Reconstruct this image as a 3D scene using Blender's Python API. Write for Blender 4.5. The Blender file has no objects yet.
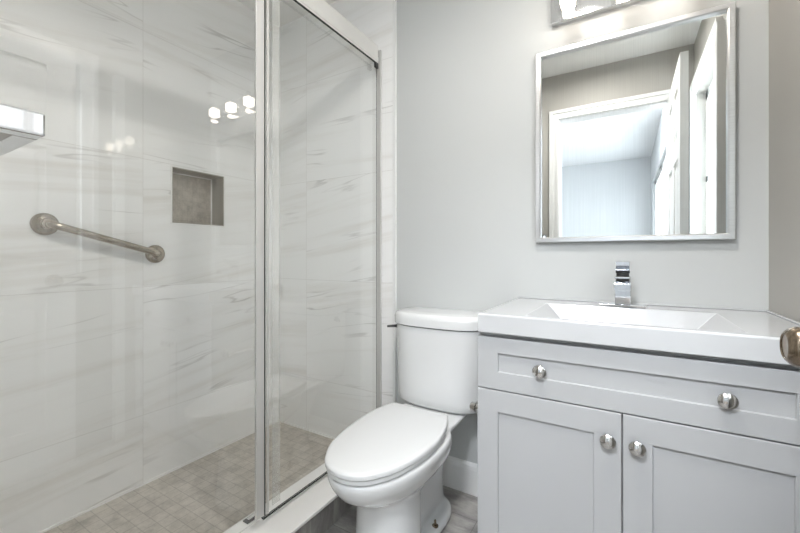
import bpy, bmesh, math, random
from mathutils import Vector, Matrix
sc = bpy.context.scene
COL = sc.collection
PI = math.pi

# ------------------------------------------------------------------ camera
cam_d = bpy.data.cameras.new('camera')
cam = bpy.data.objects.new('camera', cam_d)
COL.objects.link(cam)
cam_d.sensor_fit = 'HORIZONTAL'
cam_d.sensor_width = 36.0
cam_d.lens = 36.0 * 376.7 / 800.0
cam_d.shift_y = -10.5 / 800.0
cam_d.clip_start = 0.01
cam.location = (0, 0, 1.041)
cam.rotation_euler = (PI / 2, 0, math.atan(227 / 376.7))
sc.camera = cam

# ------------------------------------------------------------------ world, exposure, large lights
w = bpy.data.worlds.new('overcast_sky')
sc.world = w
w.use_nodes = True
bg = w.node_tree.nodes['Background']
bg.inputs[0].default_value = (0.86, 0.93, 1.0, 1)
bg.inputs[1].default_value = 6.0
sc.view_settings.view_transform = 'Standard'
sc.view_settings.look = 'None'
sc.view_settings.gamma = 1
sc.view_settings.use_curve_mapping = False
sc.view_settings.exposure = 0.45
BULB = 7.5        # vanity bulbs
BED_FILL = 72.0          # fill lamp added on the adjoining room's ceiling, out of view
BATH_FILL = 135.0         # fill lamp added in the bathroom ceiling to brighten it, unseen
sc.cycles.max_bounces = 12
sc.cycles.diffuse_bounces = 6
sc.cycles.glossy_bounces = 6
sc.cycles.transparent_max_bounces = 16
sc.cycles.caustics_reflective = False
sc.cycles.caustics_refractive = False
sc.cycles.sample_clamp_indirect = 8.0
sc.cycles.blur_glossy = 0.0

# ------------------------------------------------------------------ helpers
def lin(c):
    return tuple(((x / 255) / 12.92 if x / 255 <= 0.04045 else ((x / 255 + 0.055) / 1.055) ** 2.4) for x in c) + (1,)

def tag(o, label=None, cat=None, group=None, kind=None):
    if label: o['label'] = label
    if cat: o['category'] = cat
    if group: o['group'] = group
    if kind: o['kind'] = kind
    return o

def thing(name, loc, label, cat, group=None):
    o = bpy.data.objects.new(name, None)
    o.empty_display_size = 0.05
    o.location = loc
    COL.objects.link(o)
    return tag(o, label, cat, group)

def root_loc(o):
    v = Vector((0, 0, 0))
    while o is not None:
        v += Vector(o.location)
        o = o.parent
    return v

def obj(name, bm, mat, parent=None, smooth=None, kind=None, bevel=0, seg=2):
    """verts are given in world coordinates"""
    if bevel: bev(bm, bevel, seg)
    if parent is not None:
        bmesh.ops.translate(bm, verts=bm.verts, vec=-root_loc(parent))
    bmesh.ops.recalc_face_normals(bm, faces=bm.faces)
    me = bpy.data.meshes.new(name)
    bm.to_mesh(me)
    bm.free()
    mats = mat if isinstance(mat, (list, tuple)) else [mat]
    for m in mats: me.materials.append(m)
    o = bpy.data.objects.new(name, me)
    COL.objects.link(o)
    if parent is not None: o.parent = parent
    if smooth:
        for p in me.polygons: p.use_smooth = True
        if smooth is not True:
            try: me.set_sharp_from_angle(angle=math.radians(smooth))
            except Exception: pass
    if kind: o['kind'] = kind
    return o

def B(): return bmesh.new()

def box(bm, x0, x1, y0, y1, z0, z1, mi=0):
    vs = [bm.verts.new((x, y, z)) for z in (z0, z1) for y in (y0, y1) for x in (x0, x1)]
    fs = []
    for q in ((0, 2, 3, 1), (4, 5, 7, 6), (0, 1, 5, 4), (2, 6, 7, 3), (0, 4, 6, 2), (1, 3, 7, 5)):
        f = bm.faces.new([vs[i] for i in q]); f.material_index = mi; fs.append(f)
    return fs

def bev(bm, r, seg=2):
    bmesh.ops.recalc_face_normals(bm, faces=bm.faces)
    es = [e for e in bm.edges if len(e.link_faces) == 2 and e.calc_face_angle(0) > 0.5]
    bmesh.ops.bevel(bm, geom=es, offset=r, segments=seg, profile=0.5, affect='EDGES', clamp_overlap=True)

def loft(bm, rings, cap=True):
    """rings: lists of points (same count)"""
    rv = [[bm.verts.new(p) for p in r] for r in rings]
    n = len(rv[0])
    for a, b in zip(rv, rv[1:]):
        for i in range(n):
            bm.faces.new((a[i], a[(i + 1) % n], b[(i + 1) % n], b[i]))
    if cap:
        bm.faces.new(list(reversed(rv[0])))
        bm.faces.new(rv[-1])
    return rv

def frame_of(d):
    d = Vector(d).normalized()
    a = Vector((0, 0, 1)) if abs(d.z) < 0.9 else Vector((1, 0, 0))
    u = d.cross(a).normalized()
    return u, d.cross(u).normalized()

def lathe(bm, base, axis, prof, n=32):
    """prof: [(radius, height along axis)]"""
    base = Vector(base); axis = Vector(axis).normalized(); u, v = frame_of(axis)
    rings = []
    for r, h in prof:
        r = max(r, 1e-5)
        rings.append([base + axis * h + (u * math.cos(2 * PI * i / n) + v * math.sin(2 * PI * i / n)) * r for i in range(n)])
    loft(bm, rings)

def tube(bm, pts, r, n=20):
    pts = [Vector(p) for p in pts]
    rings = []
    u = None
    for i, p in enumerate(pts):
        d = (pts[min(i + 1, len(pts) - 1)] - pts[max(i - 1, 0)]).normalized()
        if u is None: u, v = frame_of(d)
        else:
            u = (u - d * u.dot(d)).normalized(); v = d.cross(u)
        rr = r[i] if isinstance(r, (list, tuple)) else r
        rings.append([p + (u * math.cos(2 * PI * k / n) + v * math.sin(2 * PI * k / n)) * rr for k in range(n)])
    loft(bm, rings)

def egg(yf, yb, hw, z, n=56, pf=2.1, pb=3.0, cx=-0.693, ymax=None):
    """closed plan outline: rounded front at yf, squarer back at yb"""
    ym = ymax if ymax is not None else yf + (yb - yf) * 0.62
    out = []
    for i in range(n):
        t = 2 * PI * i / n
        c, s = math.cos(t), math.sin(t)
        p = pf if s < 0 else pb
        L = (ym - yf) if s < 0 else (yb - ym)
        x = hw * math.copysign(abs(c) ** (2 / p), c)
        y = ym + L * math.copysign(abs(s) ** (2 / p), s)
        out.append(Vector((cx + x, y, z)))
    return out

# ------------------------------------------------------------------ materials
def new_mat(name):
    m = bpy.data.materials.new(name); m.use_nodes = True
    nt = m.node_tree
    return m, nt, nt.nodes['Principled BSDF']

def plain(name, rgb, rough=0.5, metal=0.0, spec=0.5, coat=0.0, noise=0.0, nscale=40, bump=0.0):
    m, nt, p = new_mat(name)
    p.inputs['Base Color'].default_value = lin(rgb)
    p.inputs['Roughness'].default_value = rough
    p.inputs['Metallic'].default_value = metal
    p.inputs['Specular IOR Level'].default_value = spec
    p.inputs['Coat Weight'].default_value = coat
    p.inputs['Coat Roughness'].default_value = 0.03
    if noise or bump:
        tc = nt.nodes.new('ShaderNodeTexCoord')
        nz = nt.nodes.new('ShaderNodeTexNoise')
        nz.inputs['Scale'].default_value = nscale; nz.inputs['Detail'].default_value = 4
        nt.links.new(tc.outputs['Object'], nz.inputs['Vector'])
        if noise:
            mx = nt.nodes.new('ShaderNodeMix'); mx.data_type = 'RGBA'
            mx.inputs[6].default_value = lin(tuple(max(0, c - noise) for c in rgb))
            mx.inputs[7].default_value = lin(tuple(min(255, c + noise) for c in rgb))
            nt.links.new(nz.outputs[0], mx.inputs[0]); nt.links.new(mx.outputs[2], p.inputs['Base Color'])
        if bump:
            b = nt.nodes.new('ShaderNodeBump'); b.inputs['Strength'].default_value = bump; b.inputs['Distance'].default_value = 0.002
            nt.links.new(nz.outputs[0], b.inputs['Height']); nt.links.new(b.outputs[0], p.inputs['Normal'])
    return m

class N:
    """tiny expression builder over math nodes"""
    def __init__(s, nt): s.nt = nt
    def m(s, op, a, b=None, c=None, clamp=False):
        n = s.nt.nodes.new('ShaderNodeMath'); n.operation = op; n.use_clamp = clamp
        for i, v in enumerate((a, b, c)):
            if v is None: continue
            if isinstance(v, (int, float)): n.inputs[i].default_value = v
            else: s.nt.links.new(v, n.inputs[i])
        return n.outputs[0]
    def smooth(s, v, lo, hi):
        n = s.nt.nodes.new('ShaderNodeMapRange'); n.interpolation_type = 'SMOOTHSTEP'
        s.nt.links.new(v, n.inputs[0]); n.inputs[1].default_value = lo; n.inputs[2].default_value = hi
        return n.outputs[0]
    def vec(s, x, y, z):
        n = s.nt.nodes.new('ShaderNodeCombineXYZ')
        for i, v in enumerate((x, y, z)):
            if isinstance(v, (int, float)): n.inputs[i].default_value = v
            else: s.nt.links.new(v, n.inputs[i])
        return n.outputs[0]
    def noise(s, v, scale, detail=4, rough=0.55, dist=0.0):
        n = s.nt.nodes.new('ShaderNodeTexNoise'); n.inputs['Scale'].default_value = scale
        n.inputs['Detail'].default_value = detail; n.inputs['Roughness'].default_value = rough; n.inputs['Distortion'].default_value = dist
        s.nt.links.new(v, n.inputs['Vector']); return n.outputs[0]
    def mix(s, f, a, b):
        n = s.nt.nodes.new('ShaderNodeMix'); n.data_type = 'RGBA'
        for i, v in ((0, f), (6, a), (7, b)):
            if isinstance(v, tuple) or isinstance(v, (int, float)): n.inputs[i].default_value = v
            else: s.nt.links.new(v, n.inputs[i])
        return n.outputs[2]

def marble(name, axis, u0):
    """polished white wall tile: faint grey-beige veins that run almost level, hairline joints"""
    m, nt, p = new_mat(name); e = N(nt)
    tc = nt.nodes.new('ShaderNodeTexCoord'); sp = nt.nodes.new('ShaderNodeSeparateXYZ')
    nt.links.new(tc.outputs['Object'], sp.inputs[0])
    u = sp.outputs[axis]; z = sp.outputs[2]
    PH, PW = 0.557, 0.62
    zr = e.m('DIVIDE', e.m('SUBTRACT', z, 0.35), PH)
    row = e.m('FLOOR', zr); fz = e.m('FRACT', e.m('ADD', zr, 20.0))
    par = e.m('FLOORED_MODULO', row, 2.0)
    ur = e.m('ADD', e.m('DIVIDE', e.m('SUBTRACT', u, u0), PW), e.m('MULTIPLY', par, 0.0))
    colm = e.m('FLOOR', ur); fu = e.m('FRACT', e.m('ADD', ur, 20.0))
    wn = nt.nodes.new('ShaderNodeTexWhiteNoise'); wn.noise_dimensions = '2D'
    nt.links.new(e.vec(row, colm, 0.0), wn.inputs[0])
    rnd = wn.outputs[0]
    tilt = e.m('MULTIPLY', u, e.m('MULTIPLY_ADD', rnd, 0.22, -0.04))
    zz = e.m('SUBTRACT', z, tilt)
    v1 = e.vec(e.m('MULTIPLY_ADD', rnd, 9.0, e.m('MULTIPLY', u, 0.8)), e.m('MULTIPLY', zz, 8.0), e.m('MULTIPLY', rnd, 7.0))
    n1 = e.noise(v1, 1.0, 3, 0.5, 0.0)
    ridge = e.m('SUBTRACT', 1.0, e.smooth(e.m('ABSOLUTE', e.m('SUBTRACT', n1, 0.5)), 0.0, 0.014))
    v2 = e.vec(e.m('MULTIPLY_ADD', rnd, 5.0, e.m('MULTIPLY', u, 2.6)), e.m('MULTIPLY', zz, 5.0), e.m('MULTIPLY_ADD', rnd, 3.0, 4.0))
    mask = e.smooth(e.noise(v2, 1.0, 2, 0.5), 0.48, 0.72)
    v3 = e.vec(e.m('MULTIPLY_ADD', rnd, 4.0, e.m('MULTIPLY', u, 0.55)), e.m('MULTIPLY', zz, 10.0), e.m('MULTIPLY_ADD', rnd, 3.0, 9.0))
    broad = e.smooth(e.noise(v3, 1.0, 5, 0.62), 0.48, 0.78)
    c = e.mix(e.m('MULTIPLY', broad, 0.6), lin((246, 246, 245)), lin((219, 215, 208)))
    c = e.mix(e.m('MULTIPLY', e.m('MULTIPLY', ridge, mask), 0.4), c, lin((132, 127, 120)))
    jz = e.m('LESS_THAN', e.m('MULTIPLY', e.m('MINIMUM', fz, e.m('SUBTRACT', 1.0, fz)), PH), 0.0011)
    ju = e.m('LESS_THAN', e.m('MULTIPLY', e.m('MINIMUM', fu, e.m('SUBTRACT', 1.0, fu)), PW), 0.0010)
    j = e.m('MAXIMUM', jz, ju)
    c = e.mix(e.m('MULTIPLY', j, 0.32), c, lin((172, 167, 160)))
    nt.links.new(c, p.inputs['Base Color'])
    p.inputs['Roughness'].default_value = 0.022
    p.inputs['Specular IOR Level'].default_value = 0.5
    return m

def mosaic(name, ax, ay, size=0.05, grout=0.4):
    m, nt, p = new_mat(name); e = N(nt)
    tc = nt.nodes.new('ShaderNodeTexCoord'); sp = nt.nodes.new('ShaderNodeSeparateXYZ')
    nt.links.new(tc.outputs['Object'], sp.inputs[0])
    a = e.m('DIVIDE', sp.outputs[ax], size); b = e.m('DIVIDE', sp.outputs[ay], size)
    fa = e.m('FRACT', e.m('ADD', a, 100.0)); fb = e.m('FRACT', e.m('ADD', b, 100.3))
    wn = nt.nodes.new('ShaderNodeTexWhiteNoise'); wn.noise_dimensions = '2D'
    nt.links.new(e.vec(e.m('FLOOR', e.m('ADD', a, 100.0)), e.m('FLOOR', e.m('ADD', b, 100.3)), 0.0), wn.inputs[0])
    d = e.m('MINIMUM', e.m('MINIMUM', fa, e.m('SUBTRACT', 1.0, fa)), e.m('MINIMUM', fb, e.m('SUBTRACT', 1.0, fb)))
    g = e.m('SUBTRACT', 1.0, e.smooth(d, 0.018, 0.045))
    cl = e.smooth(e.noise(tc.outputs['Object'], 16.0, 8, 0.78), 0.28, 0.70)
    c = e.mix(cl, lin((158, 151, 142)), lin((208, 201, 191)))
    c = e.mix(e.m('MULTIPLY', wn.outputs[0], 0.35), c, lin((214, 207, 197)))
    c = e.mix(e.m('MULTIPLY', g, grout), c, lin((124, 117, 109)))
    nt.links.new(c, p.inputs['Base Color'])
    p.inputs['Roughness'].default_value = 0.45
    return m

def floor_tile(name):
    m, nt, p = new_mat(name); e = N(nt)
    tc = nt.nodes.new('ShaderNodeTexCoord'); sp = nt.nodes.new('ShaderNodeSeparateXYZ')
    nt.links.new(tc.outputs['Object'], sp.inputs[0])
    x, y, z = sp.outputs
    v = e.vec(e.m('MULTIPLY', x, 1.2), e.m('MULTIPLY', y, 3.0), z)
    n1 = e.noise(v, 4.0, 8, 0.68, 0.3)
    n2 = e.noise(e.vec(e.m('MULTIPLY', x, 6.0), e.m('MULTIPLY', y, 30.0), e.m('MULTIPLY', z, 6.0)), 2.0, 3, 0.5)
    c = e.mix(e.smooth(n1, 0.3, 0.7), lin((122, 120, 118)), lin((178, 175, 171)))
    c = e.mix(e.m('MULTIPLY', e.smooth(n2, 0.55, 0.75), 0.3), c, lin((204, 200, 196)))
    fx = e.m('FRACT', e.m('DIVIDE', e.m('ADD', x, 10.265), 0.61)); fy = e.m('FRACT', e.m('DIVIDE', e.m('ADD', y, 10.17), 0.305))
    jx = e.m('LESS_THAN', fx, 0.004); jy = e.m('LESS_THAN', fy, 0.008)
    c = e.mix(e.m('MULTIPLY', e.m('MAXIMUM', jx, jy), 0.7), c, lin((98, 96, 94)))
    nt.links.new(c, p.inputs['Base Color'])
    p.inputs['Roughness'].default_value = 0.42
    return m

def clear_glass(name, ior=1.95, tint=(0.995, 1.0, 0.997)):
    """thin architectural glass: front faces reflect by Fresnel, everything else passes straight through"""
    m = bpy.data.materials.new(name); m.use_nodes = True; nt = m.node_tree
    for n in list(nt.nodes): nt.nodes.remove(n)
    out = nt.nodes.new('ShaderNodeOutputMaterial')
    tr = nt.nodes.new('ShaderNodeBsdfTransparent'); tr.inputs[0].default_value = tint + (1,)
    gl = nt.nodes.new('ShaderNodeBsdfGlossy'); gl.inputs['Roughness'].default_value = 0.0
    gl.inputs[0].default_value = (1, 1, 1, 1)
    fr = nt.nodes.new('ShaderNodeFresnel'); fr.inputs[0].default_value = ior
    ge = nt.nodes.new('ShaderNodeNewGeometry')
    e = N(nt)
    fac = e.m('MULTIPLY', fr.outputs[0], e.m('SUBTRACT', 1.0, ge.outputs['Backfacing']))
    mx = nt.nodes.new('ShaderNodeMixShader')
    nt.links.new(fac, mx.inputs[0]); nt.links.new(tr.outputs[0], mx.inputs[1]); nt.links.new(gl.outputs[0], mx.inputs[2])
    nt.links.new(mx.outputs[0], out.inputs[0])
    return m

def half_clear(name, rgb, opacity, rough=0.3):
    m, nt, p = new_mat(name)
    p.inputs['Base Color'].default_value = lin(rgb); p.inputs['Roughness'].default_value = rough
    p.inputs['Alpha'].default_value = opacity
    return m

def emit(name, rgb, strength):
    m, nt, p = new_mat(name)
    p.inputs['Base Color'].default_value = lin(rgb)
    p.inputs['Emission Color'].default_value = lin(rgb)
    p.inputs['Emission Strength'].default_value = strength
    return m

def brushed(name, rgb, rough, ax=2):
    m, nt, p = new_mat(name); e = N(nt)
    tc = nt.nodes.new('ShaderNodeTexCoord'); sp = nt.nodes.new('ShaderNodeSeparateXYZ')
    nt.links.new(tc.outputs['Object'], sp.inputs[0])
    s = [e.m('MULTIPLY', sp.outputs[i], 4.0 if i == ax else 300.0) for i in range(3)]
    n = e.noise(e.vec(*s), 1.0, 2)
    c = e.mix(n, lin(tuple(x - 10 for x in rgb)), lin(tuple(min(255, x + 10) for x in rgb)))
    nt.links.new(c, p.inputs['Base Color'])
    p.inputs['Metallic'].default_value = 1; p.inputs['Roughness'].default_value = rough
    return m

M = dict(
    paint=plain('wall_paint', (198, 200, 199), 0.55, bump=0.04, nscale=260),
    paint_shaded=plain('wall_paint_shaded', (176, 173, 167), 0.55, bump=0.04, nscale=260),  # wall paint darkened to stand in for weaker light on these walls
    ceil=plain('ceiling_paint', (232, 231, 228), 0.7, bump=0.03, nscale=200),
    trim=plain('trim_paint', (232, 232, 231), 0.3, noise=2),
    room=plain('next_room_paint', (190, 193, 195), 0.6, noise=2, nscale=3),
    tile_l=marble('marble_tile_side', 1, 0.825),
    tile_b=marble('marble_tile_end', 0, -1.569),
    mosaic=mosaic('stone_mosaic_floor', 0, 1),
    mosaic_n=mosaic('stone_mosaic_niche', 1, 2, 0.025, 0.16),
    niche=plain('niche_edge_stone', (176, 171, 162), 0.3, noise=8, nscale=12),
    floor=floor_tile('grey_floor_tile'),
    cap=plain('white_stone_cap', (243, 242, 240), 0.2, noise=4, nscale=9),
    porcelain=plain('porcelain', (224, 225, 225), 0.12, coat=0.5, noise=1, nscale=3),
    plastic=plain('white_seat_plastic', (219, 220, 220), 0.22, noise=1, nscale=3),
    top=plain('cultured_marble_top', (195, 196, 197), 0.13, coat=0.25, noise=1, nscale=4),
    cabinet=plain('grey_cabinet_paint', (177, 178, 179), 0.38, noise=2, nscale=6),
    dark=plain('dark_gap', (60, 60, 60), 0.6, noise=4),
    chrome=brushed('chrome', (225, 226, 228), 0.05),
    knobm=brushed('polished_nickel', (205, 204, 202), 0.13),
    nickel=brushed('brushed_nickel', (176, 168, 156), 0.24),
    bronze=brushed('aged_nickel', (140, 126, 110), 0.2),
    alu=brushed('satin_aluminium', (212, 213, 213), 0.25),
    frame=brushed('silver_frame', (228, 229, 230), 0.3, ax=0),
    mirror=brushed('mirror_silver', (238, 241, 240), 0.0),
    glass=clear_glass('shower_glass'),
    lampglass=clear_glass('lamp_glass', 1.6, (0.97, 0.97, 0.97)),
    pane=clear_glass('window_glass', 1.5),
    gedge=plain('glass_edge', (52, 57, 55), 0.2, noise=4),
    vinyl=half_clear('clear_vinyl', (232, 232, 228), 0.22),
    seal=half_clear('white_vinyl_seal', (212, 211, 208), 0.72),
    bulb=emit('lit_bulb', (255, 243, 229), BULB),
    bed_fill=emit('fill_diffuser_cool', (245, 249, 255), BED_FILL),
    bath_fill=emit('fill_diffuser_neutral', (255, 251, 246), BATH_FILL),
    room_ceil=plain('next_room_ceiling', (236, 238, 240), 0.6, noise=2, nscale=3),
    pale=plain('pale_satin_metal', (222, 221, 217), 0.28, 0.25, noise=3),
    wood=plain('next_room_floor', (150, 140, 128), 0.4, noise=12, nscale=5),
)

# ------------------------------------------------------------------ the setting
XL, XR, YB, YF, H = -1.80, 0.374, 1.58, 0.06, 2.42
def struct(name, bm, mat, parent=None, label=None, **k):
    return tag(obj(name, bm, mat, parent, kind='structure', **k), label)

bm = B(); box(bm, -0.98, XR, -0.06, YB, -0.05, 0.0); box(bm, XL - 0.1, -0.98, -0.06, YB, -0.05, -0.001)
struct('floor', bm, M['floor'], label='grey stone-look floor tiles under the toilet')
bm = B(); box(bm, XL, -1.155, YF, YB - 0.012, 0.0, 0.047)
struct('floor_shower', bm, M['mosaic'], label='grey-brown square mosaic floor inside the shower')
bm = B(); box(bm, -1.155, -0.976, YF, YB - 0.012, 0.0, 0.099)
curb = struct('trim_curb', bm, M['floor'], label='low shower curb faced with grey tile under a white stone cap')
bm = B(); box(bm, -1.165, -0.968, YF, YB - 0.012, 0.099, 0.111)
struct('curb_cap', bm, M['cap'], curb, bevel=0.002, label='white stone cap')
bm = B(); box(bm, XL - 0.25, XR + 0.15, YF - 0.12, YB + 0.1, H, H + 0.05)
struct('ceiling', bm, M['ceil'], label='white bathroom ceiling')
# back wall, its tiled stretch inside the shower and the edge trim
bm = B(); box(bm, XL - 0.25, XR + 0.15, YB, YB + 0.1, -0.05, H)
struct('wall_back', bm, M['paint'], label='pale grey painted wall behind the toilet and the vanity')
bm = B(); box(bm, XL, -0.985, YB - 0.012, YB, 0.0, H)
struct('wall_shower_back', bm, M['tile_b'], label='veined white tile on the narrow end wall of the shower')
bm = B(); box(bm, -0.986, -0.970, YB - 0.015, YB, 0.0, H)
struct('trim_1', bm, M['trim'], bevel=0.002, label='white vertical edge strip where the shower tile ends')
# left tiled wall with the niche opening
ny0, ny1, nz0, nz1, nd = 0.947, 1.208, 1.196, 1.454, 0.10
bm = B()
for a in ((YF - 0.12, ny0, 0.0, H), (ny1, YB, 0.0, H), (ny0, ny1, 0.0, nz0), (ny0, ny1, nz1, H)):
    box(bm, XL - 0.13, XL, *a)
bmesh.ops.remove_doubles(bm, verts=bm.verts, dist=1e-5)
wl = struct('wall_left', bm, M['tile_l'], label='long tiled shower wall with faint grey veins and a niche')
bm = B(); box(bm, XL - 0.13, XL - nd, ny0, ny1, nz0, nz1)
struct('niche_back', bm, M['mosaic_n'], wl, label='grey mosaic back of the niche')
t = 0.012
bm = B()
box(bm, XL - nd, XL - 0.001, ny0, ny0 + 0.004, nz0, nz1); box(bm, XL - nd, XL - 0.001, ny1 - 0.004, ny1, nz0, nz1)
box(bm, XL - nd, XL - 0.001, ny0, ny1, nz1 - 0.004, nz1); box(bm, XL - nd, XL - 0.001, ny0, ny1, nz0, nz0 + 0.004)
w2 = 0.004
box(bm, XL - nd, XL - nd + w2, ny1 - 0.010, ny1 - 0.004, nz0, nz1, 1); box(bm, XL - nd, XL - nd + w2, ny0, ny1, nz1 - 0.010, nz1 - 0.004, 1)
struct('niche_lining', bm, [M['niche'], M['cap']], wl, label='grey-beige stone lining of the niche')
bm = B(); f = 0.006
box(bm, XL - 0.003, XL + 0.0025, ny0 - f, ny0, nz0 - f, nz1 + f); box(bm, XL - 0.003, XL + 0.0025, ny1, ny1 + f, nz0 - f, nz1 + f)
box(bm, XL - 0.003, XL + 0.0025, ny0, ny1, nz1, nz1 + f); box(bm, XL - 0.003, XL + 0.0025, ny0, ny1, nz0 - f, nz0)
struct('niche_edging', bm, M['cap'], wl, label='thin white edging around the niche')
# bead of caulk along the shower floor
bm = B(); box(bm, XL, XL + 0.006, YF, YB - 0.012, 0.046, 0.054); box(bm, XL, -1.165, YB - 0.018, YB - 0.012, 0.046, 0.054)
struct('trim_2', bm, M['cap'], label='white bead along the foot of the shower walls')
# right wall with a window opening
wy0, wy1, wz0, wz1 = 0.14, 0.84, 0.95, 2.06
bm = B()
for a in ((YF - 0.12, wy0, 0, H), (wy1, YB, 0, H), (wy0, wy1, 0, wz0), (wy0, wy1, wz1, H)): box(bm, XR, XR + 0.12, *a)
bmesh.ops.remove_doubles(bm, verts=bm.verts, dist=1e-5)
struct('wall_right', bm, M['paint_shaded'], label='plain wall on the right of the vanity')
# front wall with the doorway
dx0, dx1, dz = -0.443, 0.275, 2.078
bm = B()
for a in ((XL, dx0, 0, H), (dx1, XR, 0, H), (dx0, dx1, dz, H)): box(bm, a[0], a[1], YF - 0.12, YF, a[2], a[3])
bmesh.ops.remove_doubles(bm, verts=bm.verts, dist=1e-5)
struct('wall_front', bm, M['paint_shaded'], label='wall with the doorway, seen in the mirror')
bm = B(); box(bm, XL, -1.0, YF, YF + 0.012, 0.111, H)
struct('wall_shower_front', bm, M['tile_b'], label='tiled near end of the shower')

bm = B(); cw = 0.068
for (a, b, y0, y1) in ((0.0, cw, YF, YF + 0.014), (0.0, 0.022, YF + 0.014, YF + 0.02), (cw - 0.026, cw, YF + 0.014, YF + 0.022)):
    box(bm, dx0 - b, dx0 - a, y0, y1, 0, dz + b)
    box(bm, dx0 - a, dx1 + a, y0, y1, dz + a, dz + b)
    box(bm, dx1 + a, dx1 + b, y0, y1, 0, dz + b)
struct('trim_3', bm, M['trim'], bevel=0.0015, label='white moulded casing round the doorway, seen in the mirror')
bm = B(); jt = 0.004
box(bm, dx0, dx0 + jt, YF - 0.12, YF, 0, dz); box(bm, dx1 - jt, dx1, YF - 0.12, YF, 0, dz); box(bm, dx0, dx1, YF - 0.12, YF, dz - jt, dz)
struct('trim_4', bm, M['trim'], label='white jamb lining of the doorway')
# baseboard on the back wall
bm = B(); bh = 0.135
prof = [(0, 0), (0.014, 0), (0.014, bh - 0.028), (0.012, bh - 0.012), (0.007, bh - 0.003), (0.0, bh)]
loft(bm, [[(-0.969, YB - a, b) for a, b in prof], [(-0.378, YB - a, b) for a, b in prof]])
struct('baseboard_back', bm, M['trim'], label='white baseboard between the toilet and the vanity')

# window in the right wall (seen in the mirror beyond the open door)
bm = B()
for (x0, x1, a, b) in ((XR - 0.018, XR, 0.0, 0.075), (XR - 0.026, XR - 0.018, 0.05, 0.075), (XR - 0.022, XR - 0.018, 0.0, 0.018)):
    box(bm, x0, x1, wy0 - min(b, 0.065), wy0 - a, wz0 - b, wz1 + b)
    box(bm, x0, x1, wy1 + a, wy1 + b, wz0 - b, wz1 + b)
    box(bm, x0, x1, wy0 - a, wy1 + a, wz1 + a, wz1 + b); box(bm, x0, x1, wy0 - a, wy1 + a, wz0 - b, wz0 - a)
win = struct('window_1', bm, M['trim'], bevel=0.0015, label='white framed window behind the open door, seen in the mirror')
bm = B()
xs0, xs1 = XR + 0.05, XR + 0.08
for a in ((wy0, wy0 + 0.05, wz0, wz1), (wy1 - 0.05, wy1, wz0, wz1), (wy0, wy1, wz1 - 0.05, wz1), (wy0, wy1, wz0, wz0 + 0.06),
          (wy0, wy1, 1.50, 1.535), (0.47, 0.51, wz0, wz1)): box(bm, xs0, xs1, *a)
struct('window_sash', bm, M['trim'], win)
bm = B(); box(bm, XR + 0.062, XR + 0.066, wy0 + 0.05, wy1 - 0.05, wz0 + 0.06, wz1 - 0.05)
struct('window_pane', bm, M['pane'], win, label='clear window pane with daylight behind')
bm = B(); box(bm, XR - 0.042, XR, 0.985, 1.035, 0.0, 2.06)
struct('trim_5', bm, M['trim'], bevel=0.004, label='white upright board on the right wall, seen at the mirror edge')

# open panelled door with its knob
ds0, ds1, de = YF + 0.008, 0.775, 0.23
root = thing('door_1', (0.265, YF, 0), 'white six-panel door standing open, seen in the mirror', 'door')
root['kind'] = 'structure'
def door_slab():
    bm = B()
    x0, x1 = de, de + 0.035
    L = ds1 - ds0
    ys = [ds0, ds0 + 0.11, ds0 + L / 2 - 0.05, ds0 + L / 2 + 0.05, ds1 - 0.11, ds1]
    zs = [0.012, 0.23, 0.82, 1.0, 1.56, 1.68, 1.95, 2.072]
    core = 0.010
    box(bm, x0 + core, x1 - core, ds0, ds1, zs[0], zs[-1])
    for s0, s1, sg in ((x0, x0 + core, -1), (x1 - core, x1, 1)):
        for a, b in ((0, 1), (2, 3), (4, 5)): box(bm, s0, s1, ys[a], ys[b], zs[0], zs[-1])
        for c in (0, 2, 4, 6):
            box(bm, s0, s1, ys[1], ys[2], zs[c], zs[c + 1]); box(bm, s0, s1, ys[3], ys[4], zs[c], zs[c + 1])
        for a in (1, 3):
            for c in (1, 3, 5):
                i = 0.025
                y0_, y1_, z0_, z1_ = ys[a] + i, ys[a + 1] - i, zs[c] + i, zs[c + 1] - i
                o_ = s1 if sg < 0 else s0
                i_ = s0 + 0.002 if sg < 0 else s1 - 0.002
                lo = [(o_, y0_, z0_), (o_, y1_, z0_), (o_, y1_, z1_), (o_, y0_, z1_)]
                k = 0.018
                hi = [(i_, y0_ + k, z0_ + k), (i_, y1_ - k, z0_ + k), (i_, y1_ - k, z1_ - k), (i_, y0_ + k, z1_ - k)]
                loft(bm, [lo, hi])
    return bm
tag(obj('slab', door_slab(), M['trim'], root))
ky, kz = 0.690, 0.922
def door_knob(side):
    bm = B()
    x = de if side < 0 else de + 0.035
    lathe(bm, (x, ky, kz), (side, 0, 0), [(0.031, 0), (0.031, 0.004), (0.026, 0.008), (0.013, 0.010), (0.012, 0.016), (0.016, 0.020),
          (0.0235, 0.027), (0.0265, 0.034), (0.0265, 0.040), (0.024, 0.046), (0.0195, 0.0505), (0.0165, 0.052), (0.0155, 0.0505), (0.006, 0.0495), (0.0, 0.0495)], 40)
    return bm
tag(obj('door_knob', door_knob(-1), M['bronze'], root, smooth=50), 'brownish nickel door knob at the right edge of the photo')
obj('door_knob', door_knob(1), M['bronze'], root, smooth=50)
for hz in (0.25, 1.05, 1.83):
    bm = B(); lathe(bm, (de + 0.040, ds0 - 0.001, hz), (0, 0, 1), [(0.006, -0.045), (0.006, 0.045)], 12)
    obj('hinge', bm, M['nickel'], root, smooth=40)

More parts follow.
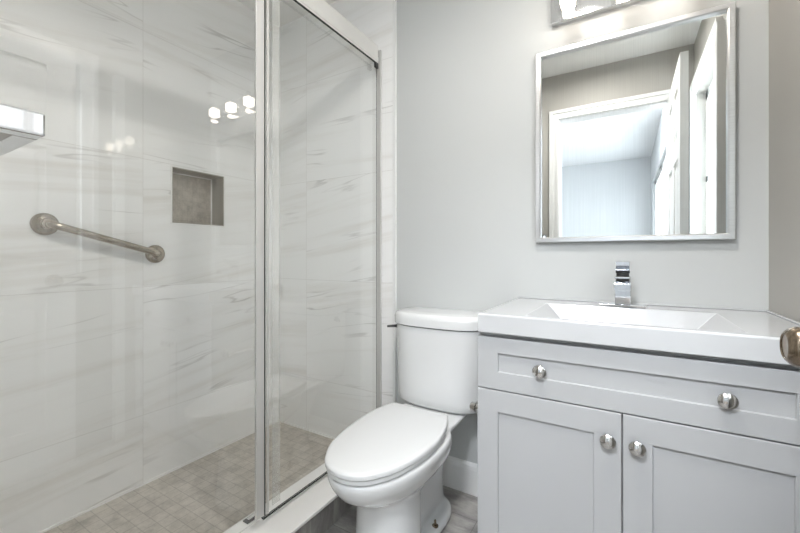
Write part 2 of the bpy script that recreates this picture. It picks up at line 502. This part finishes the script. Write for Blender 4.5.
# the room beyond the doorway
RX, RY, RL = 0.285, -3.14, -2.6
bm = B(); box(bm, RL, XR + 0.12, RY, YF - 0.12, -0.05, -0.002)
struct('floor_next_room', bm, M['wood'])
bm = B(); box(bm, RL - 0.1, XR + 0.12, RY - 0.1, YF - 0.12, 2.42, 2.47)
struct('ceiling_next_room', bm, M['room_ceil'])
bm = B(); box(bm, RL - 0.1, XR + 0.12, RY - 0.1, RY, -0.05, 2.42)
struct('wall_next_room_far', bm, M['room'], label='pale wall of the bright room beyond the doorway')
bm = B(); box(bm, RL - 0.1, RL, RY, YF - 0.12, -0.05, 2.42)
struct('wall_next_room_left', bm, M['room'])
by0, by1, bz0, bz1 = -2.75, -0.75, 0.85, 2.0
bm = B()
for a in ((RY, by0, 0, 2.42), (by1, YF - 0.12, 0, 2.42), (by0, by1, 0, bz0), (by0, by1, bz1, 2.42)): box(bm, RX, RX + 0.12, *a)
bmesh.ops.remove_doubles(bm, verts=bm.verts, dist=1e-5)
struct('wall_next_room_right', bm, M['room'])
bm = B()
for a in ((by0, by0 + 0.06, bz0, bz1), (by1 - 0.06, by1, bz0, bz1), (by0, by1, bz1 - 0.06, bz1), (by0, by1, bz0, bz0 + 0.06), (-1.79, -1.71, bz0, bz1)):
    box(bm, RX + 0.03, RX + 0.07, *a)
for yy in (-2.27, -1.23): box(bm, RX + 0.04, RX + 0.06, yy - 0.01, yy + 0.01, bz0, bz1)
for zz in (1.23, 1.62): box(bm, RX + 0.04, RX + 0.06, by0, by1, zz - 0.01, zz + 0.01)
win2 = struct('window_2', bm, M['trim'], label='gridded window of the next room, a sliver in the mirror')
bm = B(); box(bm, RX + 0.049, RX + 0.052, by0 + 0.06, by1 - 0.06, bz0 + 0.06, bz1 - 0.06)
struct('window_pane', bm, M['pane'], win2)

def fill_lamp(x, y, mat, label, r=0.17):
    t = thing('fill_lamp', (x, y, 2.42), label, 'added fill lamp')
    bm = B(); lathe(bm, (x, y, 2.42), (0, 0, -1), [(r, 0.0), (r, 0.02), (r - 0.01, 0.026)], 40); obj('lamp_base', bm, M['alu'], t, smooth=40)
    bm = B(); lathe(bm, (x, y, 2.394), (0, 0, -1), [(r - 0.012, 0.0), (r - 0.014, 0.03), (r - 0.05, 0.052), (0.0, 0.062)], 40); obj('diffuser', bm, mat, t, smooth=40)
fill_lamp(-0.25, -0.62, M['bed_fill'], 'round fill lamp added on the ceiling of the room beyond the doorway, out of view', 0.26)
t = thing('fill_lamp_bath', (-0.21, 0.66, H), 'round flat fill lamp added in the bathroom ceiling, out of view', 'added fill lamp')
bm = B(); lathe(bm, (-0.21, 0.66, H), (0, 0, -1), [(0.125, 0), (0.125, 0.006), (0.112, 0.010), (0.110, 0.019), (0.101, 0.019), (0.099, 0.008), (0.099, 0.0)], 40); obj('lamp_rim', bm, M['trim'], t, smooth=40)
bm = B(); lathe(bm, (-0.21, 0.66, H - 0.001), (0, 0, -1), [(0.098, 0), (0.098, 0.004)], 40); obj('diffuser', bm, M['bath_fill'], t)

# ------------------------------------------------------------------ shower enclosure
def panel(name, x0, x1, y0, y1, gz0, gz1, edge, label):
    t = thing(name, ((x0 + x1) / 2, (y0 + y1) / 2, gz0), label, 'shower panel')
    bm = B(); fs = box(bm, x0, x1, y0, y1, gz0, gz1)
    for i in (0, 1, 2, 3): fs[i].material_index = 1
    obj('glass_pane', bm, [M['glass'], edge], t)
    return t
right_pane = panel('glass_shower_panel', -1.084, -1.077, 0.868, 1.5665, 0.134, 2.07, M['gedge'], 'clear glass shower panel nearest the toilet, hung from the rail')
left_pane = panel('glass_shower_panel', -1.071, -1.064, 0.075, 0.832, 0.150, 2.07, M['vinyl'], 'clear glass shower panel on the left, reflecting the vanity lamp')
bm = B(); box(bm, -1.0735, -1.0635, 0.8325, 0.8655, 0.152, 2.07); obj('edge_seal', bm, M['seal'], left_pane, bevel=0.002)
bm = B(); box(bm, -1.0735, -1.0625, 0.8658, 0.8688, 0.152, 2.07); tag(obj('gasket', bm, M['gedge'], left_pane), 'dark strip')
bm = B(); box(bm, -1.0765, -1.0745, 0.884, 0.894, 0.140, 2.07); tag(obj('edge_strip', bm, M['seal'], right_pane), 'white strip')
bm = B(); box(bm, -1.0885, -1.0845, 0.918, 0.952, 0.150, 2.07); tag(obj('overlap_strip', bm, M['vinyl'], right_pane), 'clear plastic strip')
bm = B(); box(bm, -1.086, -1.076, 0.872, 1.562, 0.1285, 0.1335); tag(obj('gap_shade', bm, M['gedge'], right_pane), 'dark strip standing in for the shaded gap along the lower edge')  # dark strip drawn for the shade in the gap below the pane
rail = thing('shower_rail', (-1.058, YF, 1.993), 'pale metal rail across the top of the glass shower panels', 'rail')
bm = B(); box(bm, -1.0615, -1.054, YF + 0.0125, 1.539, 1.993, 2.081); obj('rail_bar', bm, M['pale'], rail, bevel=0.001)
bm = B(); box(bm, -1.0612, -1.0535, YF + 0.0125, 1.539, 1.9895, 1.9928); tag(obj('rail_shade_line', bm, M['gedge'], rail), 'dark strip standing in for the shaded gap along the lower edge')  # dark line put in for the unlit underside of the rail
bm = B(); box(bm, -1.054, -1.0515, YF + 0.0125, 1.539, 2.002, 2.022); obj('rail_rib', bm, M['pale'], rail, bevel=0.001)
bm = B(); box(bm, -1.062, -1.051, 1.515, 1.540, 1.966, 1.9925); obj('end_bracket', bm, M['dark'], rail, bevel=0.002)
bm = B(); box(bm, -1.0765, -1.051, YB - 0.022, YB - 0.0125, 0.1112, 2.07)
tag(obj('wall_jamb', bm, M['seal'], bevel=0.002), 'slim pale wall channel beside the glass at the tile edge', 'jamb')
gd = thing('panel_guide', (-1.147, 0.878, 0.111), 'small dark-rimmed guide block on the curb behind the glass edge', 'guide')
bm = B(); box(bm, -1.152, -1.126, 0.845, 0.910, 0.1112, 0.115); obj('guide_base', bm, M['dark'], gd, bevel=0.001)
bm = B(); box(bm, -1.146, -1.132, 0.855, 0.900, 0.115, 0.119); obj('guide_fin', bm, M['alu'], gd, bevel=0.001)

# grab bar
gb = thing('grab_bar', (XL, 0.69, 1.10), 'brushed nickel grab bar sloping down along the tiled shower wall', 'grab bar')
A = Vector((XL, 0.502, 1.156)); Bp = Vector((XL, 0.873, 1.050))
off = 0.045
def arc_bar():
    d = (Bp - A).normalized(); n = Vector((1, 0, 0)); r = 0.035
    pts = [A + n * 0.006]
    for i in range(9):
        a = PI / 2 * i / 8
        pts.append(A + n * (off - r + r * math.sin(a)) + d * (r - r * math.cos(a)))
    for i in range(9):
        a = PI / 2 * (1 - i / 8)
        pts.append(Bp + n * (off - r + r * math.sin(a)) - d * (r - r * math.cos(a)))
    pts.append(Bp + n * 0.006)
    return pts
bm = B(); tube(bm, arc_bar(), 0.0135, 24); obj('bar', bm, M['nickel'], gb, smooth=True)
for P in (A, Bp):
    bm = B(); lathe(bm, P, (1, 0, 0), [(0.040, 0.0), (0.040, 0.006), (0.037, 0.011), (0.028, 0.015), (0.020, 0.019), (0.0175, 0.03), (0.0150, 0.032), (0.0137, 0.032)], 36)
    obj('flange', bm, M['nickel'], gb, smooth=45)

# towel bar beside the doorway
tb = thing('towel_bar', (-0.55, YF, 1.17), 'square chrome towel bar end poking in at the left edge', 'towel bar')
bm = B(); box(bm, -1.0, -0.566, 0.132, 0.1525, 1.171, 1.193); obj('bar', bm, M['chrome'], tb, bevel=0.0015)
for x in (-0.566, -1.022):
    bm = B(); box(bm, x, x + 0.022, YF + 0.008, 0.1530, 1.171, 1.1965); obj('bracket_arm', bm, M['chrome'], tb, bevel=0.0025)
    bm = B(); box(bm, x - 0.012, x + 0.034, YF, YF + 0.008, 1.16, 1.206); obj('wall_plate', bm, M['chrome'], tb, bevel=0.002)

# ------------------------------------------------------------------ toilet
TX = -0.693
to = thing('toilet', (TX, 1.2, 0), 'white two-piece toilet with its lid closed, beside the vanity', 'toilet')
bm = B()
secs = [(0.000, 0.940, 1.47, 0.109), (0.06, 0.947, 1.45, 0.104), (0.14, 0.955, 1.40, 0.100), (0.245, 0.958, 1.30, 0.098), (0.268, 0.945, 1.31, 0.105),
        (0.284, 0.918, 1.32, 0.119), (0.303, 0.884, 1.335, 0.136), (0.324, 0.855, 1.345, 0.150), (0.350, 0.834, 1.345, 0.161), (0.374, 0.822, 1.345, 0.166),
        (0.388, 0.819, 1.345, 0.166), (0.398, 0.825, 1.34, 0.162)]
rings = []
for z, yf, yb, hw in secs:
    q = max(0.0, min(1.0, (z - 0.245) / 0.08))
    rings.append(egg(yf, yb if z > 0.246 else min(yb, 1.19), hw, z, pb=2.6, ymax=yf + (0.34 * q + 0.115 * (1 - q))))
loft(bm, rings)
rings = []
for z, yf, yb, hw in ((0.0, 1.10, 1.46, 0.052), (0.10, 1.12, 1.45, 0.046), (0.20, 1.15, 1.455, 0.048), (0.29, 1.18, 1.49, 0.062), (0.355, 1.2, 1.53, 0.100), (0.395, 1.2, 1.55, 0.140), (0.405, 1.2, 1.55, 0.140)):
    rings.append(egg(yf, yb, hw, z, pf=3.5, pb=4))
loft(bm, rings)
rings = []
for z, k in ((0.0, 0.0), (0.022, 0.0), (0.034, 0.008), (0.038, 0.02)):
    rings.append(egg(1.00 + k, 1.468 - k, 0.100 - k, z, pf=2.4, pb=2.4, ymax=1.33))
loft(bm, rings)
body = obj('bowl', bm, M['porcelain'], to, smooth=True)
md = body.modifiers.new('remesh', 'REMESH'); md.mode = 'VOXEL'; md.voxel_size = 0.005; md.use_smooth_shade = True
md = body.modifiers.new('smooth', 'SMOOTH'); md.factor = 0.5; md.iterations = 28
def lid_outline(z, k=0.0):
    tab = [(0.814, 0.0), (0.817, 0.028), (0.823, 0.046), (0.836, 0.068), (0.853, 0.086), (0.895, 0.115), (0.928, 0.130), (0.981, 0.146), (1.03, 0.156), (1.10, 0.163), (1.17, 0.162), (1.235, 0.153), (1.285, 0.138), (1.313, 0.126), (1.325, 0.121), (1.328, 0.115)]
    cy = 1.07
    right = [(x, y) for y, x in tab]
    pts = [(x, y) for x, y in right] + [(-x, y) for x, y in reversed(right) if x > 0]
    out = []
    for x, y in pts:
        s = Vector((x, y - cy)); L = s.length
        s *= (L - k) / L
        q = max(0.0, min(1.0, (y - 1.08) / 0.25))
        out.append(Vector((TX + s.x - 0.014 * q * q * (3 - 2 * q), cy + s.y, z)))
    return out
bm = B(); loft(bm, [lid_outline(0.4015, 0.010), lid_outline(0.403, 0.006), lid_outline(0.4145, 0.005), lid_outline(0.4168, 0.009)])
obj('seat', bm, M['plastic'], to, smooth=35)
bm = B(); loft(bm, [lid_outline(0.4182, 0.005), lid_outline(0.4195, 0.001), lid_outline(0.4290, 0.0), lid_outline(0.4335, 0.002), lid_outline(0.4360, 0.006), lid_outline(0.4370, 0.016), lid_outline(0.4380, 0.07)])
obj('lid', bm, M['plastic'], to, smooth=50)
for s in (-1, 1):
    bm = B(); box(bm, TX + s * 0.075 - 0.022, TX + s * 0.075 + 0.022, 1.330, 1.352, 0.402, 0.428); obj('hinge', bm, M['plastic'], to, bevel=0.006, seg=3, smooth=40)
def tank_ring(z, k=0.0, n=72):
    hw, yb, yf, ym = 0.203 - k, 1.562 - min(k, 0.004), 1.372 + k, 1.50
    out = []
    for i in range(n):
        a = 2 * PI * i / n; c, s = math.cos(a), math.sin(a)
        p = 2.9 if s < 0 else 9
        L = (ym - yf) if s < 0 else (yb - ym)
        out.append(Vector((-0.688 + hw * math.copysign(abs(c) ** (2 / p), c), ym + L * math.copysign(abs(s) ** (2 / p), s), z)))
    return out
bm = B(); loft(bm, [tank_ring(0.410, 0.034), tank_ring(0.413, 0.020), tank_ring(0.424, 0.011), tank_ring(0.45, 0.008), tank_ring(0.60, 0.003), tank_ring(0.744, 0.0)])
tank = obj('tank', bm, M['porcelain'], to, smooth=50)
bm = B(); loft(bm, [tank_ring(0.747, 0.002), tank_ring(0.750, -0.008), tank_ring(0.778, -0.009), tank_ring(0.790, -0.007), tank_ring(0.798, -0.001), tank_ring(0.801, 0.012), tank_ring(0.803, 0.06)])
obj('tank_lid', bm, M['porcelain'], to, smooth=50)
bm = B(); lx = -0.688 - 0.203
lathe(bm, (lx + 0.006, 1.470, 0.722), (-1, 0, 0), [(0.013, 0), (0.013, 0.012), (0.009, 0.016), (0.006, 0.018)], 20)
tube(bm, [(lx - 0.008, 1.470, 0.722), (lx - 0.022, 1.46, 0.722), (lx - 0.045, 1.44, 0.7215)], [0.0065, 0.006, 0.005], 12)
tag(obj('flush_lever', bm, M['dark'], to, smooth=45), 'small dark flush lever on the side of the tank')
for s in (-1, 1):
    bm = B(); lathe(bm, (TX + s * 0.081, 1.270, 0.034), (0, 0, 1), [(0.012, 0), (0.012, 0.004), (0.008, 0.006), (0.0045, 0.006), (0.0045, 0.022), (0.003, 0.024)], 18)
    tag(obj('floor_bolt', bm, M['bronze'], to, smooth=40), 'brass floor bolt at the foot')

# ------------------------------------------------------------------ vanity
vx0, vx1, vf = -0.3885, 0.364, 1.10
va = thing('vanity_cabinet', (0, 1.3, 0), 'light grey shaker vanity cabinet with one drawer and two doors', 'cabinet')
bm = B(); box(bm, vx0, vx1, vf + 0.021, YB - 0.002, 0.085, 0.735)
for q in ((vx0, vx0 + 0.018, vf + 0.021, YB - 0.002), (vx1 - 0.018, vx1, vf + 0.021, YB - 0.002), (vx0 + 0.018, vx1 - 0.018, vf + 0.021, vf + 0.03), (vx0 + 0.018, vx1 - 0.018, YB - 0.02, YB - 0.002)): box(bm, *q, 0.735, 0.809)
box(bm, vx0, vx1, vf + 0.075, YB - 0.002, 0.0, 0.085)
obj('carcass', bm, M['cabinet'], va)
bm = B(); box(bm, vx1 + 0.0005, XR - 0.001, vf + 0.03, vf + 0.05, 0.0, 0.809); obj('filler_strip', bm, M['cabinet'], va)
def shaker(x0, x1, z0, z1, l, r, t, b, dp=0.007, th=0.02):
    bm = B()
    y0, y1 = vf, vf + th
    def R(x0, x1, z0, z1, y): return [bm.verts.new(p) for p in ((x0, y, z0), (x1, y, z0), (x1, y, z1), (x0, y, z1))]
    back = R(x0, x1, z0, z1, y1); e = 0.0012
    side = R(x0, x1, z0, z1, y0 + e); out = R(x0 + e, x1 - e, z0 + e, z1 - e, y0)
    i1 = R(x0 + l, x1 - r, z0 + b, z1 - t, y0); i2 = R(x0 + l + 0.0015, x1 - r - 0.0015, z0 + b + 0.0015, z1 - t - 0.0015, y0 + dp)
    bm.faces.new(back); bm.faces.new(i2)
    for p, q in ((back, side), (side, out), (out, i1), (i1, i2)):
        for i in range(4): bm.faces.new((p[i], p[(i + 1) % 4], q[(i + 1) % 4], q[i]))
    return bm
def knob(x, z, parent, y=vf, label=None):
    bm = B()
    lathe(bm, (x, y - 0.0003, z), (0, -1, 0), [(0.0095, 0), (0.0095, 0.0025), (0.006, 0.005), (0.006, 0.012), (0.010, 0.0145), (0.0178, 0.0165), (0.0188, 0.0185), (0.0180, 0.0202), (0.0172, 0.0206), (0.0135, 0.0242), (0.0065, 0.0268), (0.0, 0.0275)], 32)
    return tag(obj('knob', bm, M['knobm'], parent, smooth=60), label)
dr = obj('drawer', shaker(vx0, vx1, 0.6466, 0.7997, 0.0617, 0.0596, 0.0452, 0.0514), M['cabinet'], va)
knob(-0.2077, 0.7206, dr, vf + 0.007, 'polished nickel knob'); knob(0.1912, 0.7195, dr, vf + 0.007, 'polished nickel knob')
d1 = obj('door', shaker(vx0, -0.0120, 0.09, 0.643, 0.0617, 0.0617, 0.0617, 0.0617), M['cabinet'], va)
knob(-0.0416, 0.5737, d1, label='polished nickel knob')
d2 = obj('door', shaker(-0.0085, vx1, 0.09, 0.643, 0.0617, 0.0617, 0.0617, 0.0617), M['cabinet'], va)
knob(0.0216, 0.5717, d2, label='polished nickel knob')
ph = thing('paper_holder', (vx0, 1.17, 0.552), 'small metal post on the side of the vanity cabinet, next to the toilet tank', 'paper holder')
bm = B(); lathe(bm, (vx0 - 0.0003, 1.17, 0.552), (-1, 0, 0), [(0.020, 0), (0.020, 0.005), (0.010, 0.008), (0.010, 0.028), (0.015, 0.030), (0.015, 0.044), (0.012, 0.047)], 24)
obj('post', bm, M['knobm'], ph, smooth=40)
bm = B(); lathe(bm, (vx0 - 0.037, 1.186, 0.552), (0, 1, 0), [(0.007, 0), (0.007, 0.13), (0.010, 0.132), (0.010, 0.138)], 18)
obj('roller', bm, M['knobm'], ph, smooth=40)
# top with its moulded basin
vt = thing('vanity_sink', (0, 1.3, 0.8145), 'glossy white vanity top with a moulded rectangular basin', 'sink')
def sink_top():
    bm = B()
    x0, x1, y0, y1, z0, z1 = -0.3835, XR - 0.002, 1.087, YB - 0.002, 0.8145, 0.8695
    bx0, bx1, by0_, by1_ = -0.25, 0.23, 1.114, 1.455
    def R(x0, x1, y0, y1, z): return [bm.verts.new(p) for p in ((x0, y0, z), (x1, y0, z), (x1, y1, z), (x0, y1, z))]
    ring = lambda a, b, c, d, e: R(bx0 + a, bx1 - a, by0_ + b, by1_ - c, z1 - d)
    rs = [R(x0, x1, y0, y1, z0), R(x0, x1, y0, y1, z1 - 0.003), R(x0 + 0.003, x1 - 0.003, y0 + 0.003, y1 - 0.003, z1),
          ring(0, 0, 0, 0, 0), ring(0.052, 0.044, 0.022, 0.054, 0), ring(0.070, 0.054, 0.035, 0.088, 0), ring(0.088, 0.075, 0.055, 0.098, 0)]
    under = [ring(0.044, 0.036, 0.014, 0.055, 0), ring(0.060, 0.046, 0.027, 0.094, 0), ring(0.075, 0.065, 0.045, 0.104, 0)]
    for seq in (rs, [rs[0]] + under):
        for p, q in zip(seq, seq[1:]):
            for i in range(4): bm.faces.new((p[i], p[(i + 1) % 4], q[(i + 1) % 4], q[i]))
    bm.faces.new(rs[-1]); bm.faces.new(under[-1])
    return bm
bt = obj('basin_top', sink_top(), M['top'], vt, smooth=True)
md = bt.modifiers.new('bevel', 'BEVEL'); md.width = 0.010; md.segments = 4; md.limit_method = 'ANGLE'; md.angle_limit = math.radians(20); md.harden_normals = False
bt.data.set_sharp_from_angle(angle=math.radians(40))
bm = B(); box(bm, -0.3835, XR - 0.002, YB - 0.011, YB - 0.002, 0.8697, 0.8755); box(bm, XR - 0.010, XR - 0.002, 1.090, YB - 0.0112, 0.8697, 0.8755)
obj('back_lip', bm, M['top'], vt, bevel=0.002)
bm = B(); lathe(bm, (-0.012, 1.288, 0.772), (0, 0, 1), [(0.022, 0), (0.022, 0.002), (0.018, 0.0035), (0.0, 0.004)], 28); obj('drain', bm, M['chrome'], vt, smooth=40)

# faucet
fx = -0.0125
fa = thing('faucet', (fx, 1.49, 0.8695), 'square chrome single-lever faucet on the vanity top', 'faucet')
bm = B(); box(bm, fx - 0.068, fx + 0.068, 1.462, 1.512, 0.8698, 0.8778); obj('base_plate', bm, M['chrome'], fa, bevel=0.0015)
bm = B(); box(bm, fx - 0.0235, fx + 0.0235, 1.466, 1.510, 0.8778, 0.972); obj('body', bm, M['chrome'], fa, bevel=0.002)
bm = B()
loft(bm, [[(fx - 0.0235, 1.466, 0.930), (fx + 0.0235, 1.466, 0.930), (fx + 0.0235, 1.466, 0.968), (fx - 0.0235, 1.466, 0.968)],
          [(fx - 0.0235, 1.385, 0.932), (fx + 0.0235, 1.385, 0.932), (fx + 0.0235, 1.385, 0.954), (fx - 0.0235, 1.385, 0.954)]])
obj('spout', bm, M['chrome'], fa, bevel=0.0015)
bm = B(); lathe(bm, (fx, 1.488, 0.972), (0, 0, 1), [(0.019, 0), (0.019, 0.010)], 28); obj('cartridge_collar', bm, M['dark'], fa, smooth=40)
bm = B()
loft(bm, [[(fx - 0.022, 1.508, 0.982), (fx + 0.022, 1.508, 0.982), (fx + 0.022, 1.508, 1.008), (fx - 0.022, 1.508, 1.008)],
          [(fx - 0.022, 1.470, 0.983), (fx + 0.022, 1.470, 0.983), (fx + 0.022, 1.470, 1.014), (fx - 0.022, 1.470, 1.014)],
          [(fx - 0.020, 1.425, 1.010), (fx + 0.020, 1.425, 1.010), (fx + 0.020, 1.425, 1.023), (fx - 0.020, 1.425, 1.023)]])
obj('lever', bm, M['chrome'], fa, bevel=0.0015)

# ------------------------------------------------------------------ mirror
mx0, mx1, mz0, mz1, my = -0.310, 0.292, 1.0945, 1.841, 1.554
mi = thing('mirror', ((mx0 + mx1) / 2, YB, mz0), 'rectangular wall mirror in a brushed silver frame above the faucet', 'mirror')
bm = B(); fw = 0.019
def R(bm, k, y): return [bm.verts.new(p) for p in ((mx0 + k, y, mz0 + k), (mx1 - k, y, mz0 + k), (mx1 - k, y, mz1 - k), (mx0 + k, y, mz1 - k))]
rs = [R(bm, 0, YB - 0.001), R(bm, 0, my + 0.002), R(bm, 0.002, my), R(bm, fw - 0.004, my), R(bm, fw, my + 0.004), R(bm, fw, 1.5705), R(bm, fw, YB - 0.001)]
for p, q in zip(rs, rs[1:] + rs[:1]):
    for i in range(4): bm.faces.new((p[i], p[(i + 1) % 4], q[(i + 1) % 4], q[i]))
obj('frame', bm, M['frame'], mi)
bm = B(); box(bm, mx0 + fw + 0.0005, mx1 - fw - 0.0005, 1.570, YB - 0.001, mz0 + fw + 0.0005, mz1 - fw - 0.0005)
tag(obj('mirror_glass', bm, M['mirror'], mi), 'mirror glass reflecting the doorway')

# ------------------------------------------------------------------ vanity lamp
vl = thing('vanity_lamp', (-0.01, YB, 1.95), 'chrome vanity lamp with three lit glass cubes above the mirror', 'wall lamp')
bm = B(); box(bm, -0.252, 0.232, YB - 0.028, YB - 0.001, 1.940, 2.06); obj('back_plate', bm, M['chrome'], vl, bevel=0.002)
for cx in (-0.182, -0.010, 0.162):
    cy, c2 = 1.470, 0.041
    bm = B(); box(bm, cx - 0.009, cx + 0.009, 1.485, YB - 0.028, 1.990, 2.006); box(bm, cx - 0.009, cx + 0.009, 1.461, 1.479, 2.0, 2.03)
    obj('arm', bm, M['chrome'], vl, bevel=0.0015)
    bm = B(); box(bm, cx - c2, cx + c2, cy - c2, cy + c2, 1.928, 2.010)
    bmesh.ops.recalc_face_normals(bm, faces=bm.faces)
    sh = obj('glass_shade', bm, M['lampglass'], vl, bevel=0.004)
    bm = B(); c3 = 0.030; box(bm, cx - c3, cx + c3, cy - c3, cy + c3, 1.900, 1.925)
    obj('crystal_drop', bm, M['lampglass'], sh, bevel=0.004)
    bm = B(); c4 = 0.024; box(bm, cx - c4, cx + c4, cy - c4, cy + c4, 1.942, 1.994)
    obj('bulb', bm, M['bulb'], sh, bevel=0.005, smooth=40)
    bm = B(); c5 = 0.016; box(bm, cx - c5, cx + c5, cy - c5, cy + c5, 1.905, 1.920)
    obj('drop_glow', bm, M['bulb'], sh, bevel=0.003, smooth=40)  # emissive core added for the glow of the lit crystal
